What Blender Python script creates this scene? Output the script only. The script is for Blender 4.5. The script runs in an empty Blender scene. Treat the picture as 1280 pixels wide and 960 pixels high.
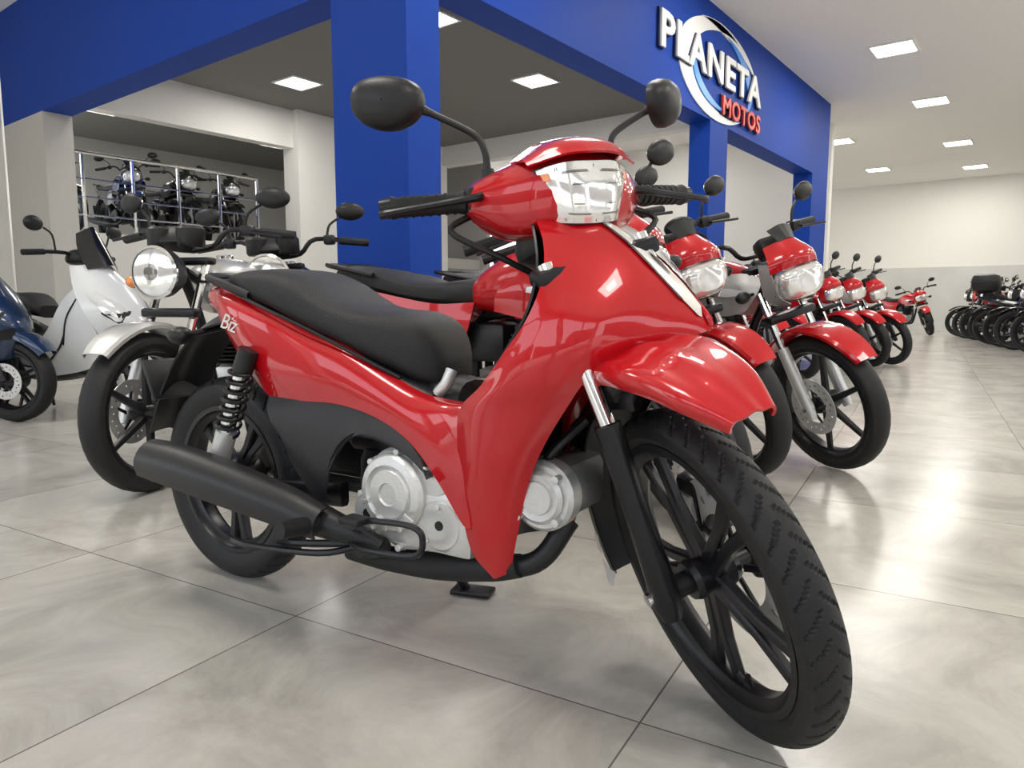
import bpy, math, random
from mathutils import Vector, Matrix
random.seed(3)
sc=bpy.context.scene
sc.view_settings.view_transform='Standard'
pi=math.pi
def RZ(d): return Matrix.Rotation(math.radians(d),4,'Z')
def RX(d): return Matrix.Rotation(math.radians(d),4,'X')
def RY(d): return Matrix.Rotation(math.radians(d),4,'Y')
def T(x,y,z): return Matrix.Translation((x,y,z))
# ---------------------------------------------------------------- materials
def mat(name,col,rough=.5,metal=0.,coat=0.,emis=None,estr=0.,bump=0.,bscale=60.,var=.0,trans=0.,voro=False,spec=.5):
    m=bpy.data.materials.new(name); m.use_nodes=True; nt=m.node_tree; N=nt.nodes; L=nt.links
    b=N['Principled BSDF']
    b.inputs['Base Color'].default_value=(*col,1); b.inputs['Roughness'].default_value=rough
    b.inputs['Metallic'].default_value=metal; b.inputs['Coat Weight'].default_value=coat
    b.inputs['Specular IOR Level'].default_value=spec
    b.inputs['Coat Roughness'].default_value=.03; b.inputs['Transmission Weight'].default_value=trans
    if emis: b.inputs['Emission Color'].default_value=(*emis,1); b.inputs['Emission Strength'].default_value=estr
    tc=N.new('ShaderNodeTexCoord')
    if voro:
        n=N.new('ShaderNodeTexVoronoi'); n.inputs['Scale'].default_value=bscale; o=n.outputs['Distance']
    else:
        n=N.new('ShaderNodeTexNoise'); n.inputs['Scale'].default_value=bscale; n.inputs['Detail'].default_value=3; o=n.outputs['Fac']
    L.new(tc.outputs['Object'],n.inputs['Vector'])
    if bump>0:
        bp=N.new('ShaderNodeBump'); bp.inputs['Strength'].default_value=bump; bp.inputs['Distance'].default_value=.003
        L.new(o,bp.inputs['Height']); L.new(bp.outputs[0],b.inputs['Normal'])
    mr=N.new('ShaderNodeMapRange'); mr.inputs['To Min'].default_value=max(0,rough-.04); mr.inputs['To Max'].default_value=min(1,rough+.04)
    L.new(o,mr.inputs['Value']); L.new(mr.outputs[0],b.inputs['Roughness'])
    if var>0:
        mx=N.new('ShaderNodeMix'); mx.data_type='RGBA'
        mx.inputs[6].default_value=(*[c*(1-var) for c in col],1); mx.inputs[7].default_value=(*[min(1,c*(1+var)) for c in col],1)
        L.new(o,mx.inputs[0]); L.new(mx.outputs[2],b.inputs['Base Color'])
    return m
RED=mat('red_paint',(.47,.002,.007),.30,.10,1.,bscale=8,spec=.15)
REDB=mat('red_paint_b',(.48,.003,.007),.32,.08,1.,bscale=8,spec=.15)
WHITE=mat('white_paint',(.72,.74,.76),.3,0,.8,bscale=8)
SILV=mat('silver_paint',(.50,.50,.49),.32,.45,.8,bscale=8)
BLUEP=mat('blue_paint',(.008,.030,.085),.3,.3,1.,bscale=8)
BLUEM=mat('blue_paint_bright',(.008,.035,.18),.3,.1,1.,bscale=8)
BLK=mat('black_plastic',(.010,.010,.011),.40,0,.0,bump=.12,bscale=350,spec=.4)
DGR=mat('dark_grey_plastic',(.016,.016,.018),.45,0,0,bump=.3,bscale=500,spec=.4)
SAT=mat('satin_black_metal',(.012,.012,.014),.33,.2,.0,spec=.4)
GBLK=mat('gloss_black',(.006,.006,.007),.18,.0,.8)
SEAT=mat('seat_vinyl',(.014,.014,.015),.5,0,0,bump=.5,bscale=420,spec=.35)
RUB=mat('tyre_rubber',(.012,.012,.013),.55,0,0,bump=.2,bscale=200,var=.15,spec=.35)
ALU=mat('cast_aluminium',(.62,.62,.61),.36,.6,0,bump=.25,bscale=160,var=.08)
ALUD=mat('cast_aluminium_dark',(.30,.30,.30),.45,.5,0,bump=.25,bscale=160,var=.08)  # darker aluminium for the cover rim, fins and head block
CHR=mat('chrome',(.78,.78,.78),.12,1.)
STEEL=mat('brushed_steel',(.60,.60,.59),.32,.5,bscale=120)
EXH=mat('exhaust_black',(.016,.016,.017),.42,.2,0,bump=.25,bscale=300,spec=.4)
LENS=mat('headlight_reflector',(.86,.86,.84),.10,.65,1.,bump=.30,bscale=22,voro=True)
LENSC=mat('clear_lens',(.8,.82,.84),.08,.3,1.,bump=.1,bscale=40)
AMB=mat('amber_lens',(.85,.25,.03),.2,0,.8)
TAIL=mat('tail_lens',(.5,.01,.01),.15,0,1.)
DECS=mat('decal_silver',(.70,.68,.64),.3,.3,.6,bscale=30)
DECD=mat('decal_dark',(.05,.04,.045),.4,0,.3)
BLUEW=mat('showroom_blue',(.004,.047,.33),.6,0,.0,bump=.05,bscale=60,var=.04,spec=.2)
DR=mat('reflector_dark',(.22,.21,.20),.15,.6,1.)  # darker tone that gives the headlight reflectors structure
# ---------------------------------------------------------------- geometry kit
def cr(p0,p1,p2,p3,t):
    return .5*((2*p1)+(p2-p0)*t+(2*p0-5*p1+4*p2-p3)*t*t+(3*p1-p0-3*p2+p3)*t*t*t)
def catm(P,t):
    n=len(P)-1; i=min(int(t),n-1); t=t-i
    a=P[i-1] if i>0 else P[0]*2-P[1]
    d=P[i+2] if i+2<=n else P[n]*2-P[n-1]
    return cr(a,P[i],P[i+1],d,t)
def curve(P,k):
    P=[Vector(p) for p in P]; n=(len(P)-1)*k
    return [catm(P,i/k) for i in range(n+1)]
def ev(rows,u,v):
    return catm([catm(r,v) for r in rows],u)
def V(rows): return [[Vector(p) for p in r] for r in rows]
def mir(rows): return [[Vector((p[0],-p[1],p[2])) for p in r] for r in rows]
class Geo:
    def __init__(s): s.v=[];s.f=[];s.fm=[];s.mats=[];s.cur=0;s.M=Matrix.Identity(4);s.st=[]
    def mat(s,m):
        if m not in s.mats: s.mats.append(m)
        s.cur=s.mats.index(m); return s
    def push(s,M): s.st.append(s.M.copy()); s.M=s.M@M; return s
    def pop(s): s.M=s.st.pop(); return s
    def add(s,vs,fs):
        b=len(s.v); s.v+= [tuple(s.M@Vector(p)) for p in vs]
        for f in fs: s.f.append(tuple(b+i for i in f)); s.fm.append(s.cur)
    def grid(s,R,cu=False,cv=False,cap=False):
        n=len(R);m=len(R[0]); vs=[p for r in R for p in r]; fs=[]
        for i in range(n if cu else n-1):
            for j in range(m if cv else m-1):
                a=i*m+j;b=i*m+(j+1)%m;c=((i+1)%n)*m+(j+1)%m;d=((i+1)%n)*m+j; fs.append((a,b,c,d))
        if cap: fs.append(tuple(range(m))[::-1]); fs.append(tuple((n-1)*m+j for j in range(m)))
        s.add(vs,fs); return s
    def tube(s,P,r,n=10,k=0,cap=True,flat=1.):
        P=[Vector(p) for p in P]
        rr=r if isinstance(r,(list,tuple)) else [r]*len(P)
        if k>1:
            R2=[]; N=(len(P)-1)*k
            for i in range(N+1):
                t=i/k; a=min(int(t),len(P)-2); R2.append(rr[a]+(rr[a+1]-rr[a])*(t-a))
            P=curve(P,k); rr=R2
        T0=(P[1]-P[0]).normalized(); up=Vector((0,1,0)) if abs(T0.y)<.9 else Vector((0,0,1))
        nv=(up-T0*up.dot(T0)).normalized(); rows=[]
        for i,p in enumerate(P):
            t=(P[min(i+1,len(P)-1)]-P[max(i-1,0)]).normalized()
            nv=(nv-t*nv.dot(t)).normalized(); b=t.cross(nv)
            rows.append([p+(nv*math.cos(2*pi*j/n)*flat+b*math.sin(2*pi*j/n))*rr[i] for j in range(n)])
        return s.grid(rows,cv=True,cap=cap)
    def lathe(s,prof,o=(0,0,0),ax='Y',n=24,closed=False,sx=1.,sz=1.,cap=True):
        o=Vector(o); rows=[]
        for (r,h) in prof:
            row=[]
            for j in range(n):
                a=2*pi*j/n; c,d=r*math.cos(a)*sx,r*math.sin(a)*sz
                row.append(o+(Vector((c,h,d)) if ax=='Y' else Vector((h,c,d)) if ax=='X' else Vector((c,d,h))))
            rows.append(row)
        return s.grid(rows,cu=closed,cv=True,cap=cap and not closed)
    def rbox(s,c,d,b=.005,rot=None):
        c=Vector(c); x,y,z=d[0]/2,d[1]/2,d[2]/2; b=min(b,x*.95,y*.95,z*.95)
        def ring(zz,q):
            X,Y=x-q,y-q; bb=max(b-q,b*.25); o=[]
            for (cx,cy,a0) in ((X-bb,Y-bb,0),(-X+bb,Y-bb,90),(-X+bb,-Y+bb,180),(X-bb,-Y+bb,270)):
                for k in (0,45,90):
                    a=math.radians(a0+k); o.append(Vector((cx+bb*math.cos(a),cy+bb*math.sin(a),zz)))
            return o
        R=[ring(-z,b),ring(-z+b*.3,b*.3),ring(-z+b,0),ring(z-b,0),ring(z-b*.3,b*.3),ring(z,b)]
        if rot is not None: R=[[rot@p for p in r] for r in R]
        return s.grid([[c+p for p in r] for r in R],cv=True,cap=True)
    def loft(s,secs,k=4,n=20,e=2.6,mats=None):
        P=[[Vector((a[0],a[1],0)),Vector((a[2],a[3],a[4]))] for a in secs]
        N=(len(secs)-1)*k; rows=[]
        for i in range(N+1):
            t=i/k; A=catm([p[0] for p in P],t); B=catm([p[1] for p in P],t)
            w=max(B.x,.001); zc=(B.y+B.z)/2; hz=max((B.z-B.y)/2,.001); row=[]
            for j in range(n):
                a=2*pi*j/n; c,d=math.cos(a),math.sin(a)
                row.append(Vector((A.x,A.y+w*math.copysign(abs(c)**(2/e),c),zc+hz*math.copysign(abs(d)**(2/e),d))))
            rows.append(row)
        return s.grid(rows,cv=True,cap=True)
    def patch(s,rows,ku=4,kv=4,th=.004,sgn=1):
        nu=(len(rows)-1)*ku; nv=(len(rows[0])-1)*kv
        G=[[ev(rows,i/ku,j/kv) for j in range(nv+1)] for i in range(nu+1)]
        Bk=[]
        for i in range(nu+1):
            r=[]
            for j in range(nv+1):
                du=G[min(i+1,nu)][j]-G[max(i-1,0)][j]; dv=G[i][min(j+1,nv)]-G[i][max(j-1,0)]
                nn=du.cross(dv)
                nn=nn.normalized() if nn.length>1e-9 else Vector((0,0,1))
                r.append(G[i][j]+nn*th*sgn)
            Bk.append(r)
        m=nv+1; off=(nu+1)*m; vs=[p for r in G for p in r]+[p for r in Bk for p in r]; fs=[]
        for i in range(nu):
            for j in range(nv):
                a=i*m+j; q=(a,a+1,a+m+1,a+m); fs.append(q); fs.append(tuple(off+x for x in q[::-1]))
        bd=[j for j in range(m)]+[i*m+nv for i in range(1,nu+1)]+[nu*m+j for j in range(nv-1,-1,-1)]+[i*m for i in range(nu-1,0,-1)]
        for a,b in zip(bd,bd[1:]+bd[:1]): fs.append((a,b,off+b,off+a))
        s.add(vs,fs); return s
    def strip(s,rows,uvs,off=.003,c=(.9,0,.5)):
        R=[]; c=Vector(c)
        for (u,v1,v2) in uvs:
            r=[]
            for k in range(5):
                v=v1+(v2-v1)*k/4; p=ev(rows,u,v); e=.02
                nn=(ev(rows,u+e if u+e<len(rows)-1 else u,v)-ev(rows,max(u-e,0),v)).cross(ev(rows,u,min(v+e,len(rows[0])-1.001))-ev(rows,u,max(v-e,0)))
                nn.normalize()
                if nn.dot(p-c)<0: nn=-nn
                r.append(p+nn*off)
            R.append(r)
        return s.grid(R)
    def beam(s,p0,p1,wd,w0,w1,t0,t1):
        p0,p1,wd=Vector(p0),Vector(p1),Vector(wd).normalized(); a=(p1-p0).normalized(); td=a.cross(wd).normalized(); R=[]
        for p,w,t in ((p0,w0,t0),(p1,w1,t1)):
            R.append([p+wd*(w*x)+td*(t*y) for x,y in ((1,.6),(.7,1),(-.7,1),(-1,.6),(-1,-.6),(-.7,-1),(.7,-1),(1,-.6))])
        return s.grid(R,cv=True,cap=True)
    def ell(s,c,r,n=20,m=12,rot=None):
        c=Vector(c); R=[]
        for i in range(m+1):
            a=-pi/2+pi*i/m; row=[]
            for j in range(n):
                b=2*pi*j/n; p=Vector((r[0]*math.cos(a)*math.cos(b),r[1]*math.cos(a)*math.sin(b),r[2]*math.sin(a)))
                row.append(c+(rot@p if rot is not None else p))
            R.append(row)
        return s.grid(R,cv=True)
    def mesh(s,name,ang=35):
        me=bpy.data.meshes.new(name); me.from_pydata(s.v,[],s.f)
        for m in s.mats: me.materials.append(m)
        me.polygons.foreach_set('material_index',s.fm)
        import bmesh
        bm=bmesh.new(); bm.from_mesh(me); bmesh.ops.recalc_face_normals(bm,faces=bm.faces); bm.to_mesh(me); bm.free()
        me.shade_smooth(); me.set_sharp_from_angle(angle=math.radians(ang)); me.update(); return me
    def obj(s,name,parent=None,M=None,ang=35):
        o=bpy.data.objects.new(name,s.mesh(name,ang)); sc.collection.objects.link(o)
        if parent: o.parent=parent
        if M is not None: o.matrix_local=M
        return o
def empty(name,M):
    e=bpy.data.objects.new(name,None); e.empty_display_size=.2; sc.collection.objects.link(e); e.matrix_world=M; return e
# wheel ------------------------------------------------------------
def tyre(g,r,w,rim,seg=48,tread=0,m=None):
    g.mat(m or RUB)
    prof=[(rim-.004,-.62),(rim+.006,-.74),(rim+.35*(r-rim),-1.0),(rim+.62*(r-rim),-1.0)]
    K=18 if tread else 8
    for i in range(K+1):
        q=-1+2*i/K; a=q*1.12
        prof.append((r-(r-rim)*.30*(1-math.cos(a))/(1-math.cos(1.12)),math.sin(a)/math.sin(1.12)*.97))
    prof+=[(p[0],-p[1]) for p in prof[3::-1]]
    rows=[]
    if tread: seg=tread*14
    for j in range(seg):
        a=2*pi*j/seg; row=[]
        for (rr,yy) in prof:
            d=0
            if tread and rr>r-(r-rim)*.28:
                sd=1 if yy>0 else -1
                ph=(j/14+sd*.25+abs(yy)*1.1)%1
                if ph<.16 and .10<abs(yy)<.88: d=.0038
            row.append(Vector(((rr-d)*math.cos(a),yy*w,(rr-d)*math.sin(a))))
        rows.append(row)
    g.grid(rows,cu=True)
def rimw(g,rim,w,n=5,m=None,hub=.032,style='Y',t=.011,lip=None):
    g.mat(m or SAT)
    W=w*.8
    g.lathe([(rim+.006,-W),(rim-.006,-W),(rim-.010,-W*.7),(rim-.022,-W*.45),(rim-.024,0),(rim-.022,W*.45),(rim-.010,W*.7),(rim-.006,W),(rim+.006,W),(rim-.001,W*.6),(rim-.012,0),(rim-.001,-W*.6)],n=64,closed=True)
    g.lathe([(.012,-w*1.25),(hub,-w*1.2),(hub+.004,-w*.9),(hub-.004,0),(hub+.004,w*.9),(hub,w*1.2),(.012,w*1.25)],n=28)
    for i in range(n):
        a=2*pi*i/n+(.95 if style=='Y' else .35); d=Vector((math.cos(a),0,math.sin(a))); e=Vector((-math.sin(a),0,math.cos(a)))
        R1=rim-.014
        if style=='Y':
            for sg in (-1,1):
                a2=a+sg*.150; d2=Vector((math.cos(a2),0,math.sin(a2)))
                a1=a+sg*.12; d1=Vector((math.cos(a1),0,math.sin(a1)))
                g.beam(d*hub*.6+e*sg*.010,d1*(rim*.55),e,.012,.0095,t*1.2,t)
                g.beam(d1*(rim*.52),d2*R1,e,.0095,.013,t,t*.8)
            g.beam(d*hub*.6,d*(rim*.36),e,.020,.012,t*.7,t*.5)
        elif style=='S':
            a2=a+.16; d2=Vector((math.cos(a2),0,math.sin(a2)))
            g.beam(d*hub*.7,d2*R1,e,.016,.010,t,t*.8)
        elif style=='D':
            for sg in (-1,1):
                a2=a+sg*.12; d2=Vector((math.cos(a2),0,math.sin(a2)))
                g.beam(d*hub*.7+e*sg*.014,d2*R1,e,.009,.008,t,t*.8)
def disc(g,y,r0,r1,m=None,holes=True):
    g.mat(m or STEEL)
    n=72
    rings=[r0,r0+(r1-r0)*.3,r0+(r1-r0)*.5,r0+(r1-r0)*.7,r1]
    for yy in (y-.002,y+.002):
        vs=[];fs=[]
        for r in rings:
            for j in range(n):
                a=2*pi*j/n; vs.append((r*math.cos(a),yy,r*math.sin(a)))
        for i in range(4):
            for j in range(n):
                if holes and ((i==1 and j%6==0) or (i==2 and j%6==3)): continue
                fs.append((i*n+j,i*n+(j+1)%n,(i+1)*n+(j+1)%n,(i+1)*n+j))
        g.add(vs,fs)
    g.lathe([(r1,y-.002),(r1,y+.002)],n=n,cap=False)
    g.mat(SAT)
    for i in range(5):
        a=2*pi*i/5; g.beam((.03*math.cos(a),y,.03*math.sin(a)),((r0+.006)*math.cos(a+.3),y,(r0+.006)*math.sin(a+.3)),(-math.sin(a),0,math.cos(a)),.007,.006,.003,.003)
def spring(g,p0,p1,r,wr,turns,n=8):
    p0,p1=Vector(p0),Vector(p1); a=(p1-p0).normalized(); u=a.cross(Vector((0,1,0))).normalized(); v=a.cross(u)
    P=[p0.lerp(p1,i/(turns*14))+(u*math.cos(2*pi*i/14)+v*math.sin(2*pi*i/14))*r for i in range(int(turns*14)+1)]
    g.tube(P,wr,n)
def arc_fender(g,c,R,Re,w,a0,a1,n=22,th=.003,taper=.25):
    rows=[]
    for i in range(n+1):
        t=i/n; a=math.radians(a0+(a1-a0)*t)
        ww=w*(1-taper*(abs(2*t-1)**4)); row=[]
        for q,rr in ((-1,Re),(-1,Re+(R-Re)*.45),(-.86,R-(R-Re)*.22),(-.5,R-.003),(0,R),(.5,R-.003),(.86,R-(R-Re)*.22),(1,Re+(R-Re)*.45),(1,Re)):
            row.append(Vector((c[0]+rr*math.cos(a),q*ww,c[1]+rr*math.sin(a))))
        rows.append(row)
    g.patch(rows,1,1,th,-1)
CAS=math.radians(26.5)
def steerM(L,deg):
    A0=Vector((L+.085,0,0)); ax=Vector((-math.sin(CAS),0,math.cos(CAS)))
    return Matrix.Translation(A0)@Matrix.Rotation(math.radians(-deg),4,ax)@Matrix.Translation(-A0)
# ================================================================= hero underbone
BX,BY,BA=-1.631,.982,5.6
hero=empty('underbone_motorcycle',T(BX,BY,0)@RZ(BA))
L=1.226; SM=steerM(L,43.5)
def wheelpart(nm,M,r,w,rim,tread,n,style,hub=.032,t=.011):
    g=Geo(); tyre(g,r,w,rim,tread=tread); g.obj(nm+'_tyre',hero,M,ang=28)
    g=Geo(); rimw(g,rim,w,n,None,hub,style,t); return g
g=wheelpart('front',SM@T(L,0,.276),.276,.034,.222,44,5,'Y',.03,.009)
disc(g,.046,.080,.142)
g.mat(CHR); g.lathe([(.004,-.118),(.011,-.117),(.011,-.106),(.008,-.105),(.008,.11),(.004,.112)],n=14)
g.mat(SAT); g.lathe([(.015,-.075),(.019,-.07),(.019,-.03),(.03,-.028)],n=18); g.lathe([(.03,.03),(.019,.04),(.019,.09)],n=18)
g.mat(BLK); g.tube([(.06,0,-.19),(.062,-.004,-.165)],.005,8); g.tube([(.068,0,-.2),(.045,-.012,-.165)],.0045,8)
g.obj('front_wheel',hero,SM@T(L,0,.276))
g=wheelpart('rear',T(0,0,.258),.258,.040,.182,38,5,'Y',.045,.012)
g.mat(SAT); g.lathe([(.02,-.05),(.062,-.046),(.064,-.02),(.064,.03),(.05,.05)],n=30)
g.mat(CHR); g.lathe([(.004,-.145),(.012,-.144),(.012,-.13),(.008,-.13),(.008,.13),(.004,.14)],n=14)
g.obj('rear_wheel',hero,T(0,0,.258))
# leg shield
LEG=V([
[(.862,-.128,.215),(.870,-.128,.218),(.877,-.124,.222),(.884,-.120,.226),(.890,-.116,.232)],
[(.822,-.138,.26),(.848,-.144,.268),(.872,-.142,.277),(.893,-.134,.29),(.908,-.122,.305)],
[(.808,-.148,.34),(.842,-.16,.35),(.875,-.16,.36),(.905,-.15,.37),(.930,-.13,.385)],
[(.808,-.158,.43),(.85,-.176,.437),(.895,-.178,.445),(.935,-.165,.452),(.965,-.14,.46)],
[(.818,-.168,.515),(.87,-.188,.52),(.925,-.190,.525),(.975,-.175,.528),(1.012,-.15,.53)],
[(.875,-.185,.565),(.925,-.2,.57),(.975,-.197,.578),(1.02,-.18,.583),(1.058,-.15,.588)],
[(.925,-.195,.62),(.975,-.2,.625),(1.03,-.185,.63),(1.08,-.145,.632),(1.125,-.09,.635)],
[(.965,-.19,.675),(1.02,-.18,.68),(1.08,-.140,.686),(1.145,-.065,.677),(1.197,0,.66)],
[(.98,-.17,.735),(1.03,-.14,.745),(1.08,-.09,.762),(1.12,-.045,.752),(1.155,0,.722)],
[(.965,-.14,.795),(1.0,-.112,.805),(1.03,-.068,.825),(1.05,-.035,.818),(1.065,0,.798)],
[(.92,-.10,.855),(.925,-.085,.865),(.93,-.06,.872),(.935,-.03,.870),(.935,0,.866)]])
g=Geo().mat(RED); g.patch(LEG,6,6,.005,1); g.patch(mir(LEG),6,6,.005,-1); g.obj('leg_shield',hero,ang=50)
g=Geo()
for LL in (LEG,mir(LEG)):
    g.mat(DECS).strip(LL,[(7.2,3.62,3.70),(7.5,3.25,3.80),(8,2.72,3.82),(8.5,2.30,3.78),(9,2.05,3.72),(9.5,1.8,3.65),(9.9,1.7,3.5)])
    g.mat(DECD).strip(LL,[(7.45,3.22,3.30),(8,2.68,2.78),(8.5,2.26,2.36),(9,2.0,2.10),(9.5,1.75,1.86)],.0045)
    g.mat(DECD).strip(LL,[(8.0,3.3,3.36),(8.2,3.1,3.4),(8.5,3.05,3.3)],.0045)
g.obj('front_emblem_strips',hero)
# side panels
SP=V([
[(.05,-.055,.738),(.052,-.07,.732),(.056,-.072,.722),(.066,-.062,.708)],
[(.10,-.085,.732),(.10,-.108,.712),(.098,-.108,.675),(.10,-.095,.645)],
[(.17,-.10,.716),(.17,-.124,.69),(.167,-.127,.635),(.17,-.112,.585)],
[(.24,-.105,.694),(.24,-.130,.668),(.24,-.136,.59),(.243,-.122,.527)],
[(.305,-.107,.676),(.305,-.132,.648),(.305,-.140,.56),(.303,-.126,.493)],
[(.40,-.106,.642),(.40,-.130,.618),(.40,-.142,.56),(.40,-.132,.498)],
[(.50,-.104,.612),(.50,-.127,.592),(.50,-.140,.55),(.50,-.134,.499)],
[(.60,-.102,.566),(.60,-.124,.552),(.60,-.138,.52),(.60,-.136,.481)],
[(.685,-.10,.532),(.685,-.124,.522),(.685,-.142,.487),(.685,-.14,.443)],
[(.75,-.105,.524),(.752,-.135,.512),(.755,-.151,.45),(.756,-.147,.378)],
[(.80,-.12,.524),(.806,-.151,.512),(.810,-.160,.42),(.812,-.150,.31)],
[(.835,-.13,.525),(.85,-.163,.511),(.845,-.168,.43),(.84,-.148,.31)]])
g=Geo().mat(RED); g.patch(SP,5,5,.004,1); g.patch(mir(SP),5,5,.004,-1)
g.obj('side_panels',hero,ang=50)
g=Geo().mat(TAIL); g.loft([(-.02,0,.03,.70,.735),(-.01,0,.055,.685,.74),(.03,0,.07,.665,.742),(.08,0,.075,.66,.735)],n=16); g.obj('tail_lamp',hero)
g=Geo().mat(BLK)
g.tube([(.22,-.114,.715),(.13,-.115,.742),(.045,-.09,.758),(.01,0,.762),(.045,.09,.758),(.13,.115,.742),(.22,.114,.715)],.009,10,6)
g.loft([(.0,0,.05,.737,.752),(.06,0,.08,.732,.757),(.15,0,.09,.72,.745)],n=16)
MG=V([[(.12,-.06,.66),(.12,0,.69),(.12,.06,.66)],[(-.02,-.06,.64),(-.03,0,.67),(-.02,.06,.64)],[(-.12,-.065,.58),(-.14,0,.61),(-.12,.065,.58)],[(-.2,-.07,.48),(-.225,0,.50),(-.2,.07,.48)],[(-.26,-.075,.36),(-.295,0,.36),(-.26,.075,.36)]])
g.patch(MG,5,5,.005)
g.rbox((-.235,0,.50),(.012,.17,.11),.004,RY(-25).to_3x3())
g.ell((-.06,-.10,.62),(.03,.03,.022)); g.ell((-.06,.10,.62),(.03,.03,.022))
g.tube([(-.05,-.10,.62),(-.02,0,.64),(-.05,.10,.62)],.008,8)
g.obj('rear_mudguard',hero)
# seat
g=Geo().mat(SEAT)
g.loft([(.085,0,.05,.742,.756),(.11,0,.084,.730,.765),(.17,0,.110,.708,.773),(.27,0,.122,.680,.773),(.345,0,.124,.652,.754),(.41,0,.122,.632,.720),(.47,0,.118,.612,.696),(.54,0,.113,.582,.686),(.60,0,.104,.558,.682),(.65,0,.090,.538,.665),(.68,0,.068,.532,.630),(.696,0,.045,.532,.590)],k=5,n=32,e=3.4)
g.mat(BLK); g.tube([(.10,-.1,.738),(.27,-.125,.690),(.41,-.125,.645),(.54,-.117,.595),(.63,-.10,.556)],.004,6,5)
g.loft([(.09,0,.06,.68,.735),(.2,0,.108,.63,.712),(.35,0,.112,.58,.67),(.5,0,.112,.54,.618),(.60,0,.108,.5,.572),(.70,0,.104,.45,.535)],n=16,e=4)
g.loft([(.60,0,.085,.46,.56),(.68,0,.08,.44,.56),(.735,0,.06,.44,.55)],n=16)
g.mat(ALU).tube([(.71,-.085,.53),(.73,-.085,.55),(.735,-.075,.575)],.012,10)
g.obj('seat',hero,ang=50)
g=Geo().mat(BLK)
g.loft([(.60,0,.10,.40,.53),(.72,0,.105,.40,.515),(.82,0,.12,.40,.522),(.9,0,.13,.42,.58)],n=16)
IN=V([[(x,-w,z-.01),(x-.02,-w*.6,z),(x-.045,0,z),(x-.02,w*.6,z),(x,w,z-.01)] for x,w,z in ((.83,.15,.5),(.875,.178,.57),(.93,.186,.64),(.962,.178,.70),(.965,.155,.77),(.93,.11,.84),(.90,.07,.87))])
g.patch(IN,4,4,.004)
WL=V([[(x,-w,z),(x-.05,-w*.5,z),(x-.06,0,z),(x-.05,w*.5,z),(x,w,z)] for x,w,z in ((.87,.112,.24),(.915,.122,.38),(.95,.135,.46),(1.0,.145,.53),(1.045,.145,.585),(1.11,.085,.632),(1.18,.01,.655))])
g.patch(WL,4,4,.004)
g.obj('inner_shield',hero)
# dark side cover + engine
g=Geo().mat(DGR)
poly=[(.285,.50),(.40,.507),(.51,.507),(.60,.492),(.668,.468),(.715,.425),(.735,.385),(.70,.402),(.65,.428),(.59,.44),(.53,.438),(.492,.42),(.478,.385),(.468,.335),(.45,.292),(.40,.305),(.365,.36),(.335,.42)]
for sg in (-1,1):
    top=poly[:7]; bot=[poly[17],poly[16],poly[14],poly[12],poly[10],poly[8],poly[6]]
    rows=[[Vector((a[0],sg*.128,a[1])),Vector((a[0]*.7+b[0]*.3,sg*.146,a[1]*.7+b[1]*.3)),Vector((a[0]*.3+b[0]*.7,sg*.15,a[1]*.3+b[1]*.7)),Vector((b[0],sg*.138,b[1]))] for a,b in zip(top,bot)]
    g.patch(V(rows),4,4,.006,1 if sg<0 else -1)
g.obj('side_covers',hero,ang=45)
g=Geo().mat(SAT)
g.rbox((.63,0,.33),(.27,.18,.16),.03); g.rbox((.45,0,.40),(.22,.15,.14),.02); g.rbox((.56,0,.43),(.2,.16,.08),.02)
g.push(T(.655,0,.33))
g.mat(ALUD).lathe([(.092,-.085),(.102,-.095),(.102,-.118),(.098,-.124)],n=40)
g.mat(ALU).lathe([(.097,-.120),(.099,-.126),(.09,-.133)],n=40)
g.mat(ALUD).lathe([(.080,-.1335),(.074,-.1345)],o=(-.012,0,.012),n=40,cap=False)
g.mat(ALU).lathe([(.076,-.13),(.076,-.144),(.070,-.152),(.056,-.156),(.05,-.150),(.045,-.156),(.022,-.158),(.020,-.154),(0.001,-.154)],o=(-.012,0,.012),n=40)
for k in range(5):
    a=math.radians(200+k*30); g.beam((-.012+.05*math.cos(a),-.156,.012+.05*math.sin(a)),(-.012+.072*math.cos(a),-.150,.012+.072*math.sin(a)),(-math.sin(a),0,math.cos(a)),.004,.005,.004,.004)
g.lathe([(.05,-.12),(.05,-.134),(.044,-.14),(.02,-.141),(0.001,-.138)],o=(.095,0,-.035),n=28)
g.lathe([(.05,-.12),(.05,-.131),(.044,-.136),(0.001,-.137)],o=(.075,0,.06),n=28)
g.lathe([(.04,-.12),(.04,-.128),(.034,-.134),(0.001,-.135)],o=(-.085,0,-.04),n=28)
g.mat(SAT)
for (ox,oz,oy) in ((.095,-.035,-.138),(-.085,-.04,-.135)): g.lathe([(.010,oy),(.009,oy-.003),(.001,oy-.003)],o=(ox,0,oz),n=10)
g.mat(STEEL)
for a in range(0,360,45):
    g.lathe([(.009,-.125),(.009,-.128),(.007,-.130),(.007,-.145),(.005,-.147),(.001,-.147)],o=(.093*math.cos(math.radians(a)),0,.093*math.sin(math.radians(a))),n=8)
g.pop()
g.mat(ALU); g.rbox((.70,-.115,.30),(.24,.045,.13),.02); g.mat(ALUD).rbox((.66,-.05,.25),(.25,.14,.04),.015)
for i in range(9):
    g.rbox((.80+i*.014,0,.355+i*.002),(.006,.16,.105),.003)
g.mat(SAT).rbox((.86,0,.36),(.13,.13,.09),.01)
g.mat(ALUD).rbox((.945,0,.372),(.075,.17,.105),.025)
g.mat(ALU).lathe([(.058,-.07),(.062,-.075),(.062,-.105),(.055,-.112),(.001,-.112)],o=(.945,0,.372),n=32)
g.lathe([(.045,-.10),(.047,-.118),(.040,-.124),(.03,-.122),(.028,-.127),(.001,-.127)],o=(.945,0,.372),n=28)
g.mat(STEEL)
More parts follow.
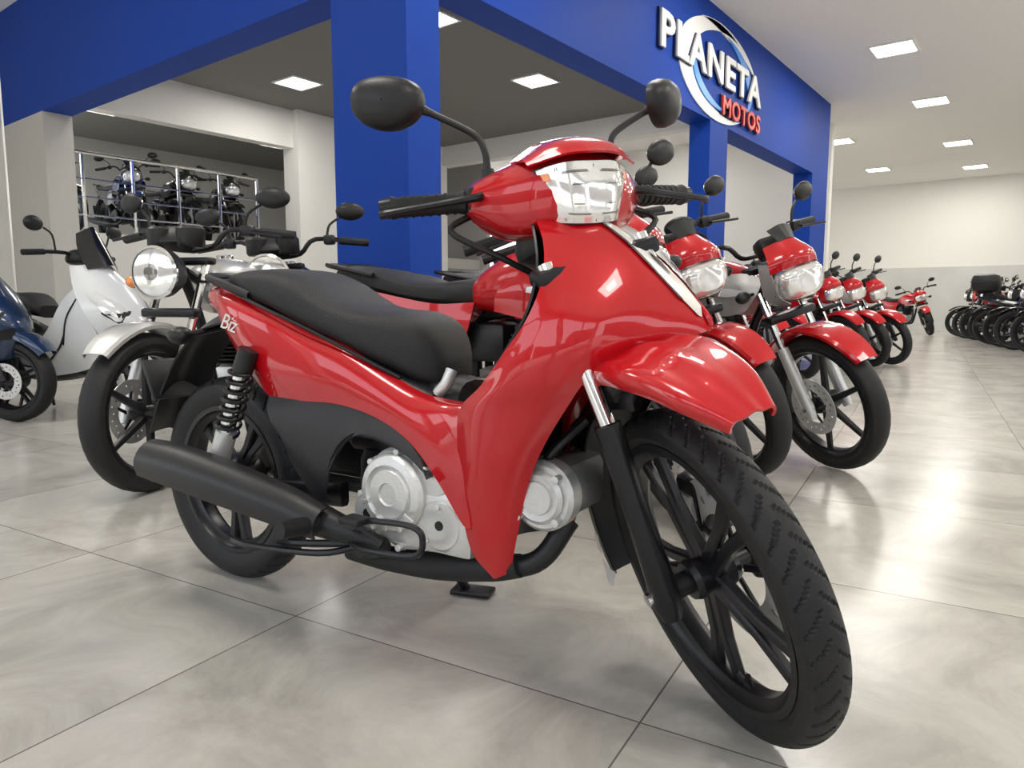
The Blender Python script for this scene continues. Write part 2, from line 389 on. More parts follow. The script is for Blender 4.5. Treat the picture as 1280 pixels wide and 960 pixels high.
for a in range(45,360,90): g.lathe([(.007,-.11),(.007,-.128),(.001,-.129)],o=(.945+.052*math.cos(math.radians(a)),0,.372+.052*math.sin(math.radians(a))),n=8)
g.mat(BLK); g.tube([(.90,-.06,.47),(.86,-.1,.44),(.80,-.11,.44),(.72,-.1,.45)],.010,8,5); g.tube([(1.0,-.05,.5),(.96,-.09,.45),(.93,-.08,.41)],.008,8,5)
g.obj('engine',hero)
# exhaust
g=Geo().mat(EXH)
P=[(-.045,-.19,.330),(-.03,-.19,.330),(.10,-.192,.324),(.25,-.192,.308),(.40,-.188,.29),(.50,-.18,.272),(.57,-.168,.256),(.62,-.15,.235)]
g.tube(P,[.030,.046,.049,.047,.041,.031,.022,.016],24,5,flat=1.)
g.mat(BLK)
sh=V([[(x,-.192-.001-r*math.cos(a),z+r*math.sin(a)) for a in (-.5,0,.5,1.1,1.6)] for x,z,r in ((-.04,.332,.050),(.06,.327,.054),(.18,.316,.054),(.30,.303,.051),(.42,.288,.045),(.52,.27,.035))])
g.patch(sh,5,3,.003)
g.mat(STEEL)
g.lathe([(.012,-.05),(.02,-.049),(.02,-.045)],o=(0,-.19,.330),ax='X',n=16)
g.mat(EXH)
g.tube([(.62,-.15,.235),(.55,-.12,.205),(.62,-.105,.198),(.75,-.1,.207),(.86,-.095,.225),(.93,-.08,.25),(.97,-.05,.32)],.0195,14,6)
g.mat(RUB); g.tube([(.50,-.11,.195),(.60,-.11,.196),(.72,-.105,.202),(.84,-.10,.222),(.90,-.10,.238)],[.021,.025,.026,.025,.021],14,4)
g.obj('exhaust',hero)
g=Geo().mat(SAT)
for sg in (-1,1):
    g.mat(SAT).beam((.46,sg*.085,.30),(-.02,sg*.105,.262),(0,0,1),.026,.018,.012,.010)
g.rbox((.18,.10,.29),(.42,.03,.10),.02)
g.tube([(.30,-.1,.285),(.40,-.13,.25)],.008,8)
for sg in (-1,1):
    g.mat(BLK).tube([(.255,sg*.15,.60),(.236,sg*.155,.552)],.022,14)
    g.mat(CHR).tube([(.236,sg*.155,.552),(.154,sg*.16,.36)],.017,12)
    g.mat(SAT); spring(g,(.236,sg*.155,.555),(.178,sg*.158,.415),.025,.0038,7)
    g.mat(STEEL).tube([(.18,sg*.158,.42),(.15,sg*.16,.35)],.023,14)
    g.mat(SAT).lathe([(.02,-.012),(.02,.012)],o=(.150,sg*.16,.345),n=16)
g.mat(SAT).tube([(.55,-.08,.25),(.50,-.14,.262),(.50,-.17,.268)],.011,10,4)
g.mat(RUB).tube([(.50,-.165,.27),(.498,-.29,.285)],[.019,.017],14)
g.tube([(.50,.165,.27),(.498,.29,.285)],[.019,.017],14)
g.mat(SAT).tube([(.55,-.17,.25),(.60,-.19,.24),(.72,-.18,.245),(.745,-.18,.275),(.72,-.18,.30),(.60,-.185,.295)],.006,8,5)
g.tube([(.29,-.235,.215),(.36,-.24,.215),(.50,-.2,.215),(.56,-.16,.225)],.007,8,4)
g.mat(RUB).rbox((.60,-.2,.297),(.05,.04,.014),.005)
g.mat(SAT).tube([(.52,.07,.24),(.545,.13,.12),(.56,.21,.014)],.010,10,4)
g.rbox((.575,.215,.008),(.10,.055,.012),.004,RZ(15).to_3x3())
g.tube([(.50,-.05,.19),(.30,-.07,.16),(.26,-.10,.17)],.009,8,4); g.tube([(.50,.05,.19),(.30,.07,.16),(.26,.10,.17)],.009,8,4)
g.tube([(.50,-.06,.5),(.50,-.06,.25)],.014,8); g.tube([(.50,.06,.5),(.50,.06,.25)],.014,8); g.tube([(.98,0,.80),(.90,0,.62),(.80,0,.46),(.5,0,.42)],.025,12,4)
g.obj('frame_and_suspension',hero)
# front end, steered
g=Geo(); c=(L,.276)
for sg in (-1,1):
    g.mat(SAT).tube([(1.240,sg*.088,.238),(1.236,sg*.088,.262),(1.205,sg*.088,.40),(1.165,sg*.088,.555)],[.016,.024,.020,.0215],16)
    g.mat(CHR).tube([(1.165,sg*.088,.555),(1.06,sg*.085,.80)],.0135,12)
    g.mat(SAT).lathe([(.024,-.014),(.024,.014)],o=(1.226,sg*.09,.276),n=18)
g.mat(SAT); g.rbox((1.06,0,.78),(.05,.22,.03),.01); g.tube([(1.05,0,.76),(.90,0,.93)],.02,12)
g.mat(SAT).rbox((1.125,.060,.34),(.06,.045,.10),.012); g.mat(STEEL).rbox((1.125,.038,.34),(.045,.012,.05),.004)
g.obj('front_fork',hero,SM)
g=Geo().mat(RED)
FN=[]
for i in range(13):
    t=i/12; a=math.radians(60.5+(178-60.5)*t)
    R=.386-.003*math.sin(pi*t)
    q0=min(1,t/.33); q0=q0*(2-q0); Re=(R-.022)*(1-q0)+.349*q0-.032*max(0,t-.3)
    w=.030+.046*min(1,t/.25)**.6
    row=[]
    for q,rr in ((-1,Re),(-1.03,Re+(R-Re)*.40),(-.88,R-(R-Re)*.24),(-.45,R-.006),(0,R),(.45,R-.006),(.88,R-(R-Re)*.24),(1.03,Re+(R-Re)*.40),(1,Re)):
        row.append(Vector((c[0]+rr*math.cos(a),q*w,c[1]+rr*math.sin(a))))
    FN.append(row)
g.patch(FN,4,3,.004,-1)
g.obj('front_fender',hero,SM,ang=60)
g=Geo().mat(BLK); arc_fender(g,c,.335,.30,.06,95,205,16,.004,.1)
g.rbox((1.12,0,.60),(.10,.15,.05),.02)
g.mat(WHITE).patch(V([[(.915,-.062,.17),(.945,-.066,.165),(.975,-.064,.168)],[(.925,-.066,.13),(.942,-.070,.125),(.957,-.068,.128)]]),3,3,.001)
g.mat(DECS).patch(V([[(.918,-.066,.235),(.935,-.067,.233)],[(.918,-.067,.195),(.935,-.068,.193)]]),3,3,.001)
g.obj('fender_liner',hero,SM)
# handlebar head
HM=T(.92,.002,.887)@RZ(-39)@RX(5)
g=Geo().mat(RED)
secs=[(-.165,-.055,-.015,-.022,.020),(-.14,-.07,.020,-.046,.036),(-.11,-.085,.065,-.066,.050),(-.08,-.095,.100,-.074,.062),(-.045,-.10,.122,-.077,.073),(0,-.10,.131,-.078,.079)]
secs=secs+[(-a,b,c2,d,e) for a,b,c2,d,e in secs[-2::-1]]
rows=[]
P=[[Vector((a[0],a[1],a[2])),Vector((a[3],a[4],0))] for a in secs]
for i in range((len(secs)-1)*4+1):
    t=i/4; A=catm([p[0] for p in P],t); B=catm([p[1] for p in P],t); row=[]
    xc=(A.y+A.z)/2; hx=(A.z-A.y)/2; zc=(B.x+B.y)/2; hz=(B.y-B.x)/2
    for j in range(28):
        a=2*pi*j/28; cc,d=math.cos(a),math.sin(a); e=2.9
        xx=xc+hx*math.copysign(abs(cc)**(2/e),cc)
        if d>0 and cc>0: xx-=.035*d*d*min(1,hx*12)
        row.append(Vector((xx,A.x,zc+hz*math.copysign(abs(d)**(2/e),d))))
    rows.append(row)
g.grid(rows,cv=True,cap=True)
g.patch(V([[(.0,-.088,.056),(.01,-.045,.082),(.015,0,.090),(.01,.045,.082),(.0,.088,.056)],[(.075,-.094,.046),(.098,-.05,.068),(.106,0,.074),(.098,.05,.068),(.075,.094,.046)],[(.096,-.094,.034),(.131,-.048,.045),(.142,0,.047),(.131,.048,.045),(.096,.094,.034)]]),5,4,.004,1)
g.obj('handlebar_cowl',hero,HM,ang=50)
def lens(x,s,dz=-.009):
    R=[[(x-.050,-.086*s,.042*s),(x-.014,-.045*s,.048*s),(x-.006,0,.048*s),(x-.014,.045*s,.048*s),(x-.050,.086*s,.042*s)],
    [(x-.040,-.080*s,.012),(x-.006,-.042*s,.010),(x+.002,0,.010),(x-.006,.042*s,.010),(x-.040,.080*s,.012)],
    [(x-.038,-.070*s,-.022*s),(x-.008,-.039*s,-.030*s),(x,0,-.032*s),(x-.008,.039*s,-.030*s),(x-.038,.070*s,-.022*s)],
    [(x-.042,-.062*s,-.048*s),(x-.016,-.036*s,-.053*s),(x-.008,0,-.055*s),(x-.016,.036*s,-.053*s),(x-.042,.062*s,-.048*s)]]
    return V([[(p[0],p[1],p[2]+dz) for p in r] for r in R])
g=Geo().mat(BLK); g.patch(lens(.137,.975),4,4,-.02,1)
g.mat(LENS).patch(lens(.141,.94),6,6,-.006,1)
LN=lens(.141,.94)
g.mat(AMB)
for a_,b_ in ((.10,.36),(3.90,3.64)): g.strip(LN,[(.35,a_,b_),(.75,a_+.03*(1 if a_<2 else -1),b_)],.002,(0,0,0))
g.mat(DR)
for cen in (1.25,2.75):
    g.strip(LN,[(.40,cen-.44,cen+.44),(.50,cen-.50,cen+.50)],.0015,(0,0,0)); g.strip(LN,[(2.25,cen-.50,cen+.50),(2.35,cen-.44,cen+.44)],.0015,(0,0,0))
    g.strip(LN,[(1.0,cen-.20,cen+.20),(1.05,cen-.22,cen+.22)],.0015,(0,0,0)); g.strip(LN,[(1.75,cen-.22,cen+.22),(1.8,cen-.20,cen+.20)],.0015,(0,0,0))
for vv in (.60,.66,2.0,3.34,3.40): g.strip(LN,[(.15,vv-.015,vv+.015),(2.85,vv-.015,vv+.015)],.0015,(0,0,0))
g.obj('headlight',hero,HM)
g=Geo()
for sg in (-1,1):
    g.mat(SAT).tube([(-.03,sg*.10,0),(-.035,sg*.15,0),(-.070,sg*.29,.0)],.011,10)
    g.mat(RUB).tube([(-.040,sg*.165,0),(-.043,sg*.178,0),(-.068,sg*.278,0),(-.071,sg*.288,0)],[.021,.0175,.0175,.0205],16)
    for i in range(7):
        t=.18+i*.014; g.tube([(-.043-(t-.18)*.26,sg*t,0),(-.0445-(t-.18)*.26,sg*(t+.005),0)],.0192,16)
    g.mat(SAT).tube([(-.071,sg*.286,0),(-.077,sg*.308,0)],[.019,.016],14)
    g.mat(BLK).rbox((-.035,sg*.150,0),(.05,.035,.05),.012)
    g.mat(SAT).tube([(.0,sg*.14,.005),(.012,sg*.17,0),(.0,sg*.225,-.006),(-.015,sg*.30,-.014),(-.025,sg*.315,-.016)],[.009,.007,.006,.006,.008],8,4)
    g.mat(BLK).tube([(-.035,sg*.12,.03),(-.035,sg*.12,.055)],[.016,.011],12)
    g.tube([(-.035,sg*.12,.05),(-.036,sg*.122,.085),(-.042,sg*.137,.115),(-.052,sg*.20,.150),(-.056,sg*.22,.160)],[.007,.006,.006,.006,.009],10,5)
    R=(T(-.06,sg*(.265 if sg>0 else .283),.174)@RZ(28 if sg>0 else -26)@RZ(14 if sg>0 else 0)@RX(sg*8))
    g.push(R)
    rw=[]
    for (x,s) in ((-.022,.90),(-.024,1.0),(-.012,1.03),(.004,.93),(.014,.70),(.02,.35),(.021,.02)):
        rw.append([Vector((x,.063*s*math.cos(2*pi*j/32)*(1+.12*math.sin(2*pi*j/32)),.044*s*math.copysign(abs(math.sin(2*pi*j/32))**.85,math.sin(2*pi*j/32)))) for j in range(32)])
    g.mat(BLK).grid(rw,cv=True); g.mat(CHR).grid([rw[0],[p*0.01+Vector((-.021,0,0)) for p in rw[0]]],cv=True)
    g.pop()
g.mat(BLK).tube([(-.04,-.15,-.02),(-.02,-.2,-.05),(.0,-.12,-.10),(.0,-.05,-.14)],.006,8,5); g.tube([(-.04,.15,-.02),(-.02,.2,-.05),(.0,.12,-.10),(.0,.05,-.14)],.006,8,5)
g.loft([(-.09,0,.06,-.12,-.05),(-.02,0,.085,-.13,-.05),(.04,0,.07,-.11,-.05)],n=16)
g.obj('handlebar_and_mirrors',hero,HM)
def textmesh(name,body,size,M,m,parent=None,ext=.001,shear=0,sp=1.):
    cu=bpy.data.curves.new(name,'FONT'); cu.body=body; cu.size=size; cu.extrude=ext; cu.shear=shear; cu.space_character=sp; cu.resolution_u=3
    to=bpy.data.objects.new(name+'_c',cu); sc.collection.objects.link(to)
    bpy.context.view_layer.update(); dg=bpy.context.evaluated_depsgraph_get()
    me=bpy.data.meshes.new_from_object(to.evaluated_get(dg)); bpy.data.objects.remove(to); me.materials.clear(); me.materials.append(m)
    o=bpy.data.objects.new(name,me); sc.collection.objects.link(o)
    if parent: o.parent=parent
    o.matrix_local=M; return o
textmesh('side_decal','Biz',.050,T(.135,-.1325,.646)@RX(90)@RZ(-14),DECS,hero,.0006,.35,.9)
# ================================================================= generic street motorcycle
def street(col,col2,steer=0,style='mod',forkm=SAT,rimm=SAT,dark=False,fend=None,tank=None):
    g=Geo(); L=1.30; S=steerM(L,steer); r=.295
    fend=fend or col; tank=tank or col
    for M,x in ((S,L),(Matrix.Identity(4),0)):
        g.push(M@T(x,0,r)); w=.045 if x else .052
        tyre(g,r,w,.232,40); rimw(g,.232,w,6,rimm,.035,'S',.012)
        if x: disc(g,-.07,.07,.12); 
        g.mat(SAT).tube([(0,-.12,0),(0,.12,0)],.010,8); g.pop()
    g.push(S)
    g.mat(fend); arc_fender(g,(L,r),.335,.312,.066,44,150,16,.003,.3)
    for sg in (-1,1):
        g.mat(forkm).tube([(L+.02,sg*.095,.25),(L,sg*.095,r),(L-.11,sg*.095,.54)],[.018,.026,.024],12)
        g.mat(CHR).tube([(L-.11,sg*.095,.54),(L-.25,sg*.095,.86)],.016,10)
        g.mat(SAT); g.tube([(L-.20,sg*.10,.78),(L-.19,sg*.17,.78)],.007,6)
        g.mat(AMB if style=='retro' else BLK).ell((L-.19,sg*.195,.78),(.025,.035,.025),12,8)
        g.mat(SAT).tube([(L-.30,0,.905),(L-.29,sg*.1,.92),(L-.31,sg*.17,.985),(L-.38,sg*.36,.97)],.011,8,4)
        g.mat(RUB).tube([(L-.35,sg*.27,.977),(L-.395,sg*.40,.965)],.018,10)
        g.mat(SAT).tube([(L-.29,sg*.24,.975),(L-.31,sg*.39,.955)],.006,6)
        g.mat(BLK).rbox((L-.325,sg*.23,.98),(.05,.05,.045),.01)
        g.tube([(L-.325,sg*.22,1.0),(L-.33,sg*.235,1.05),(L-.35,sg*.29,1.09)],.006,6,3)
        g.push(T(L-.355,sg*.33,1.11)@RZ(sg*18)); g.ell((0,0,0),(.024,.068,.042),18,10); g.mat(CHR).ell((-.012,0,0),(.016,.058,.034),14,8); g.pop()
    g.mat(SAT).rbox((L-.25,0,.86),(.06,.24,.03),.01); g.rbox((L-.15,0,.66),(.05,.24,.035),.01)
    g.mat(BLK).rbox((L-.20,0,.945),(.07,.16,.09),.02,RY(-35).to_3x3())
    if style=='mod':
        g.mat(col).patch(V([[(L-.17,-.08,.955),(L-.13,-.04,.975),(L-.12,0,.98),(L-.13,.04,.975),(L-.17,.08,.955)],
            [(L-.11,-.115,.905),(L-.06,-.06,.925),(L-.045,0,.93),(L-.06,.06,.925),(L-.11,.115,.905)],
            [(L-.10,-.12,.86),(L-.055,-.07,.878),(L-.035,0,.885),(L-.055,.07,.878),(L-.10,.12,.86)]]),3,3,.004)
        for sg in (-1,1):
            g.mat(col2).patch(V([[(L-.11,sg*.115,.90),(L-.16,sg*.125,.90)],[(L-.09,sg*.118,.84),(L-.15,sg*.13,.82)],[(L-.085,sg*.10,.765),(L-.15,sg*.11,.74)],[(L-.07,sg*.06,.725),(L-.14,sg*.06,.71)]]),4,2,.004)
        g.mat(BLK).patch(V([[(L-.12,-.04,.975),(L-.11,0,.985),(L-.12,.04,.975)],[(L-.16,-.06,1.025),(L-.15,0,1.04),(L-.16,.06,1.025)]]),4,4,.003)
        g.mat(LENS).loft([(L-.12,0,.108,.735,.882),(L-.06,0,.106,.738,.882),(L-.032,0,.088,.752,.876),(L-.016,0,.055,.77,.862)],n=24,e=2.7)
        g.mat(BLK).loft([(L-.17,0,.10,.72,.89),(L-.10,0,.113,.722,.888)],n=16)
    else:
        g.mat(DGR).lathe([(.02,-.10),(.07,-.085),(.092,-.04),(.096,0)],o=(L-.08,0,.81),ax='X',n=32)
        g.mat(CHR).lathe([(.096,-.002),(.100,.012),(.09,.018)],o=(L-.08,0,.81),ax='X',n=32,cap=False)
        g.mat(LENS).lathe([(.091,.014),(.07,.022),(.03,.028),(.001,.029)],o=(L-.08,0,.81),ax='X',n=32)
        g.mat(DR).lathe([(.030,.0285),(.018,.031),(.001,.031)],o=(L-.08,0,.81),ax='X',n=20)
        for sg in (-1,1): g.mat(BLK).lathe([(.045,0),(.052,.01),(.052,.07),(.044,.08)],o=(L-.20,sg*.065,.91),ax='Z',n=20)
    g.pop()
    g.mat(tank).loft([(.98,0,.05,.74,.80),(.94,0,.09,.68,.85),(.84,0,.135,.65,.885),(.72,0,.14,.65,.88),(.60,0,.115,.66,.83),(.52,0,.08,.67,.78)],k=4,n=24,e=2.5)
    g.mat(CHR).lathe([(.035,.87),(.035,.895),(.03,.9),(.001,.9)],o=(.80,0,0),ax='Z',n=18)
    if style=='mod':
        for sg in (-1,1):
            sp=V([[(1.04,sg*.15,.80),(1.03,sg*.17,.74),(.98,sg*.165,.66)],[(.95,sg*.155,.82),(.93,sg*.175,.74),(.90,sg*.165,.64)],[(.82,sg*.145,.80),(.80,sg*.155,.73),(.78,sg*.15,.65)],[(.70,sg*.14,.76),(.68,sg*.145,.72),(.67,sg*.14,.67)]])
            g.mat(col2).patch(sp,4,4,.004,sg)
            g.mat(DECD if col2 is WHITE else WHITE).strip(sp,[(.6,.95,1.15),(1.2,.8,1.2),(1.9,.8,1.0)],.007,(.85,0,.7))
    g.mat(SEAT).loft([(.60,0,.07,.70,.78),(.52,0,.10,.68,.785),(.38,0,.13,.69,.775),(.22,0,.13,.71,.79),(.10,0,.125,.73,.825),(-.08,0,.105,.76,.845),(-.17,0,.07,.785,.835)],k=4,n=20,e=3)
    for sg in (-1,1):
        sp=V([[(.55,sg*.09,.70),(.54,sg*.11,.62),(.50,sg*.10,.52)],[(.40,sg*.12,.695),(.38,sg*.135,.61),(.34,sg*.12,.50)],[(.22,sg*.125,.72),(.20,sg*.135,.65),(.20,sg*.12,.58)],[(.02,sg*.12,.755),(.0,sg*.13,.71),(.02,sg*.12,.66)],[(-.22,sg*.07,.80),(-.24,sg*.075,.78),(-.22,sg*.07,.755)]])
        g.mat(col).patch(sp,4,4,.004,sg)
        g.mat(CHR if style=='retro' else SAT).tube([(.08,sg*.12,.66),(.0,sg*.135,.34)],.012,8)
        g.mat(SAT); spring(g,(.08,sg*.12,.66),(.01,sg*.13,.38),.026,.005,8,6)
        g.beam((.45,sg*.09,.34),(-.03,sg*.10,r),(0,0,1),.025,.018,.012,.01)
        g.mat(RUB).tube([(.47,sg*.14,.33),(.47,sg*.26,.335)],.017,10)
    g.mat(SAT).tube([(.10,-.13,.80),(-.15,-.12,.845),(-.24,0,.85),(-.15,.12,.845),(.10,.13,.80)],.011,8,4)
    g.mat(TAIL).loft([(-.28,0,.035,.755,.79),(-.25,0,.06,.745,.80),(-.20,0,.065,.745,.80)],n=12)
    g.mat(BLK).patch(V([[(.05,-.07,.62),(.05,0,.65),(.05,.07,.62)],[(-.15,-.07,.62),(-.16,0,.65),(-.15,.07,.62)],[(-.27,-.075,.52),(-.29,0,.54),(-.27,.075,.52)],[(-.32,-.08,.38),(-.35,0,.39),(-.32,.08,.38)]]),4,4,.004)
    g.rbox((-.31,0,.50),(.01,.18,.13),.003,RY(-18).to_3x3())
    g.mat(SAT).tube([(1.08,0,.82),(.98,0,.62),(.90,0,.32),(.82,0,.24),(.55,0,.24)],.02,10,4); g.tube([(1.06,0,.82),(.7,0,.68),(.5,0,.62),(.48,0,.32)],.02,10,4)
    g.mat(SAT if dark else ALU).rbox((.64,0,.34),(.34,.20,.18),.04)
    g.lathe([(.09,-.11),(.09,-.135),(.08,-.145),(.001,-.147)],o=(.70,0,.33),n=28); g.lathe([(.085,.11),(.085,.135),(.075,.145),(.001,.147)],o=(.70,0,.33),n=28); g.lathe([(.06,-.10),(.06,-.125),(.001,-.13)],o=(.56,0,.34),n=24)
    g.mat(SAT)
    for i in range(8): g.rbox((.72+i*.008,0,.44+i*.018),(.16,.17,.007),.003,RY(18).to_3x3())
    g.rbox((.765,0,.60),(.13,.14,.06),.015)
    g.mat(BLK).rbox((.56,0,.56),(.2,.14,.14),.03)
    g.mat(CHR if style=='retro' else SAT).tube([(.82,-.03,.56),(.92,-.05,.50),(.93,-.09,.32),(.80,-.12,.22),(.55,-.13,.22)],.018,10,5)
    g.mat(CHR if style=='retro' else EXH).tube([(.55,-.13,.22),(.45,-.15,.235),(.0,-.17,.30),(-.22,-.17,.34)],[.022,.042,.046,.036],16)
    g.mat(SAT).tube([(.60,.10,.28),(.58,.18,.10),(.56,.22,.012)],.010,8)
    return g.mesh('street_motorcycle')
def place(me,name,front,head,L=1.30,z=0,lean=0):
    o=bpy.data.objects.new(name,me); sc.collection.objects.link(o)
    a=math.radians(head); o.matrix_world=T(front[0]-L*math.cos(a),front[1]-L*math.sin(a),z)@RZ(head)@RX(lean); return o
m_red=street(REDB,REDB,38); m_redw=street(REDB,WHITE,38,forkm=STEEL,tank=SILV); m_redw.name='street_motorcycle_b'
m_reds=street(REDB,SILV,38,forkm=STEEL)
m_blk=street(GBLK,DGR,0,dark=True); m_blu=street(GBLK,BLUEM,20,dark=True,fend=BLUEM,tank=BLUEM)
m_dkr=street(GBLK,REDB,12,dark=True,tank=REDB); m_gry=street(DGR,DGR,-10,dark=True)
m_ret=street(SILV,SILV,0,'retro',forkm=ALU); m_ret2=street(GBLK,GBLK,6,'retro',forkm=ALU,fend=SILV)
N='street_motorcycle'
place(m_red,N,(-.88,2.03),3); place(m_reds,N,(-1.13,2.42),3); place(m_redw,N,(-1.0,2.79),3); place(m_reds,N,(-.74,3.16),3)
for i,p in enumerate(((-1.93,6.15),(-1.86,6.68),(-1.72,7.9),(-1.62,8.4),(-1.5,8.9))): place((m_reds,m_redw,m_red,m_redw,m_red)[i],N,p,2)
place(m_red,N,(-2.2,17.4),-35)
place(m_ret,'retro_motorcycle',(-2.66,1.25),-66); place(m_ret2,'retro_motorcycle',(-2.68,1.80),-44)
for i,p in enumerate(((-1.6,17.2),(-1.42,16.4),(-1.2,15.7),(-1.0,15.0),(-.68,13.5),(-.5,12.8),(-.25,12.0),(-.05,11.3))): place((m_blk,m_dkr,m_blk,m_gry,m_blk,m_dkr,m_blk,m_gry)[i],'used_motorcycle',p,(174,168,176,170,172,176,168,174)[i])
cb=place(m_blk,'used_motorcycle',(.42,14.2),-4)
# ================================================================= scooter
def scooter(col,scr):
    g=Geo(); L=1.28; r=.245
    for x in (L,0):
        g.push(T(x,0,r)); tyre(g,r,.052,.178,40); rimw(g,.178,.052,5,SAT,.05,'D',.014)
        if x: disc(g,-.075,.06,.105)
        g.pop()
    g.mat(col); arc_fender(g,(L,r),.30,.255,.075,35,165,16,.004,.25)
    for sg in (-1,1): g.mat(SAT).tube([(L,sg*.08,r),(L-.17,sg*.08,.62)],.022,10)
    g.mat(col)
    F=V([[(L-.10,-.09,.36),(L+.0,-.05,.37),(L+.03,0,.38),(L+.0,.05,.37),(L-.10,.09,.36)],
        [(L-.12,-.17,.50),(L+.04,-.11,.50),(L+.10,0,.52),(L+.04,.11,.50),(L-.12,.17,.50)],
        [(L-.17,-.22,.64),(L+.0,-.15,.64),(L+.06,0,.65),(L+.0,.15,.64),(L-.17,.22,.64)],
        [(L-.24,-.21,.78),(L-.10,-.14,.79),(L-.05,0,.80),(L-.10,.14,.79),(L-.24,.21,.78)],
        [(L-.30,-.16,.92),(L-.22,-.1,.93),(L-.19,0,.94),(L-.22,.1,.93),(L-.30,.16,.92)]])
    g.patch(F,5,5,.006,1)
    for sg in (-1,1):
        R=F if sg<0 else mir(F)
        g.mat(LENSC); g.strip(R,[(1.6,.8,.95),(2.0,.55,1.35),(2.35,.45,1.2),(2.8,.35,.7)],.006,(L-.4,0,.6))
        g.mat(BLK); g.strip(R,[(1.5,.85,.92),(1.9,.50,1.42),(2.0,.50,1.46)],.005,(L-.4,0,.6)); g.strip(R,[(.9,.9,1.4),(1.3,.9,1.5)],.005,(L-.4,0,.6))
        g.mat(col).patch(V([[(L-.10,sg*.12,.36),(L-.12,sg*.18,.5),(L-.17,sg*.22,.64),(L-.24,sg*.21,.78)],[(L-.25,sg*.15,.28),(L-.27,sg*.19,.4),(L-.32,sg*.21,.55),(L-.34,sg*.20,.7)],[(.75,sg*.17,.24),(.74,sg*.2,.3),(.73,sg*.20,.38),(.72,sg*.18,.45)],[(.45,sg*.16,.26),(.42,sg*.19,.38),(.40,sg*.20,.48),(.42,sg*.17,.58)],[(.15,sg*.14,.42),(.12,sg*.18,.52),(.1,sg*.18,.6),(.12,sg*.15,.68)],[(-.2,sg*.08,.62),(-.24,sg*.10,.66),(-.26,sg*.1,.71),(-.26,sg*.08,.76)]]),5,5,.005,-sg)
        g.mat(BLK).tube([(.95,sg*.205,.50),(.90,sg*.212,.40),(.75,sg*.208,.30),(.45,sg*.196,.36)],.006,6,4); g.tube([(L-.22,sg*.215,.72),(L-.30,sg*.216,.60),(L-.34,sg*.205,.44)],.005,6,4)
    g.mat(BLK).loft([(.95,0,.16,.24,.42),(.80,0,.18,.20,.40),(.60,0,.16,.20,.55),(.4,0,.15,.25,.62),(.15,0,.14,.40,.70),(-.15,0,.09,.55,.75)],n=20)
    g.loft([(L-.15,0,.10,.35,.85),(L-.25,0,.17,.30,.90),(.95,0,.15,.25,.80)],n=20)
    g.mat(SEAT).loft([(.68,0,.09,.60,.68),(.58,0,.14,.62,.76),(.40,0,.15,.65,.76),(.25,0,.15,.68,.80),(.0,0,.13,.72,.85),(-.18,0,.09,.76,.83)],n=20,e=3)
    g.mat(TAIL).loft([(-.30,0,.05,.70,.74),(-.24,0,.09,.68,.76)],n=12)
    g.mat(scr).patch(V([[(L-.20,-.13,.90),(L-.12,0,.93),(L-.20,.13,.90)],[(L-.26,-.13,1.02),(L-.19,0,1.06),(L-.26,.13,1.02)],[(L-.30,-.09,1.12),(L-.25,0,1.17),(L-.30,.09,1.12)]]),4,4,.004)
    for sg in (-1,1):
        g.mat(SAT).tube([(L-.33,0,.97),(L-.33,sg*.15,1.0),(L-.40,sg*.30,1.0)],.012,8,3); g.mat(RUB).tube([(L-.385,sg*.25,1.0),(L-.42,sg*.37,.99)],.018,10)
        g.mat(BLK).tube([(L-.35,sg*.2,1.0),(L-.34,sg*.23,1.1),(L-.36,sg*.27,1.14)],.006,6,3); g.ell((L-.37,sg*.33,1.16),(.024,.07,.045),18,10)
    g.mat(BLK).loft([(L-.24,0,.10,.93,1.0),(L-.33,0,.13,.93,1.03),(L-.38,0,.10,.93,1.0)],n=16)
    g.mat(SAT).rbox((.15,.11,.30),(.5,.06,.14),.03); g.mat(EXH).tube([(.5,-.12,.2),(.3,-.17,.26),(-.2,-.18,.34)],[.02,.05,.045],16)
    g.mat(BLK).patch(V([[(-.05,-.07,.50),(-.08,0,.52),(-.05,.07,.50)],[(-.25,-.07,.44),(-.28,0,.46),(-.25,.07,.44)],[(-.36,-.07,.30),(-.39,0,.32),(-.36,.07,.30)]]),4,4,.004)
    g.mat(SAT).tube([(.55,-.08,.22),(.53,-.14,.012)],.01,8); g.tube([(.55,.08,.22),(.53,.14,.012)],.01,8)
    return g.mesh('maxi_scooter')
place(scooter(WHITE,GBLK),'maxi_scooter',(-4.62,2.12),28,1.28)
place(scooter(BLUEP,GBLK),'maxi_scooter',(-4.85,1.52),32,1.28)
# ================================================================= building
K=1.12
def bx(v): return v*K
def bz(z): return .7+(z-.7)*K
def box(name,x0,x1,y0,y1,z0,z1,m,parent=None):
    g=Geo().mat(m); vs=[(x,y,z) for x in (x0,x1) for y in (y0,y1) for z in (z0,z1)]
    g.add(vs,[(0,1,3,2),(4,6,7,5),(0,4,5,1),(2,3,7,6),(0,2,6,4),(1,5,7,3)]); return g.obj(name,parent)
H=bz(3.3); HB=bz(2.32); XF=bx(-2.6); YF=bx(2.55); YE=bx(10.32); XL=bx(-8.5); YW=bx(18.05); th=.26
WALLW=mat('wall_white_paint',(.81,.80,.76),.75,bump=.05,bscale=30,var=.02)
WALLG=mat('wall_warm_grey',(.50,.49,.46),.75,bump=.05,bscale=30,var=.03)
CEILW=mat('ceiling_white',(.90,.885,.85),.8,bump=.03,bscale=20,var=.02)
CEIL_SHADE=mat('ceiling_shade_grey',(.20,.195,.185),.8,bump=.03,bscale=20,var=.03)  # inner ceiling coloured darker, standing in for daylight that doesn't reach it
PANEL=mat('light_panel_glow',(1,1,1),.5,emis=(1,.96,.87),estr=9.)
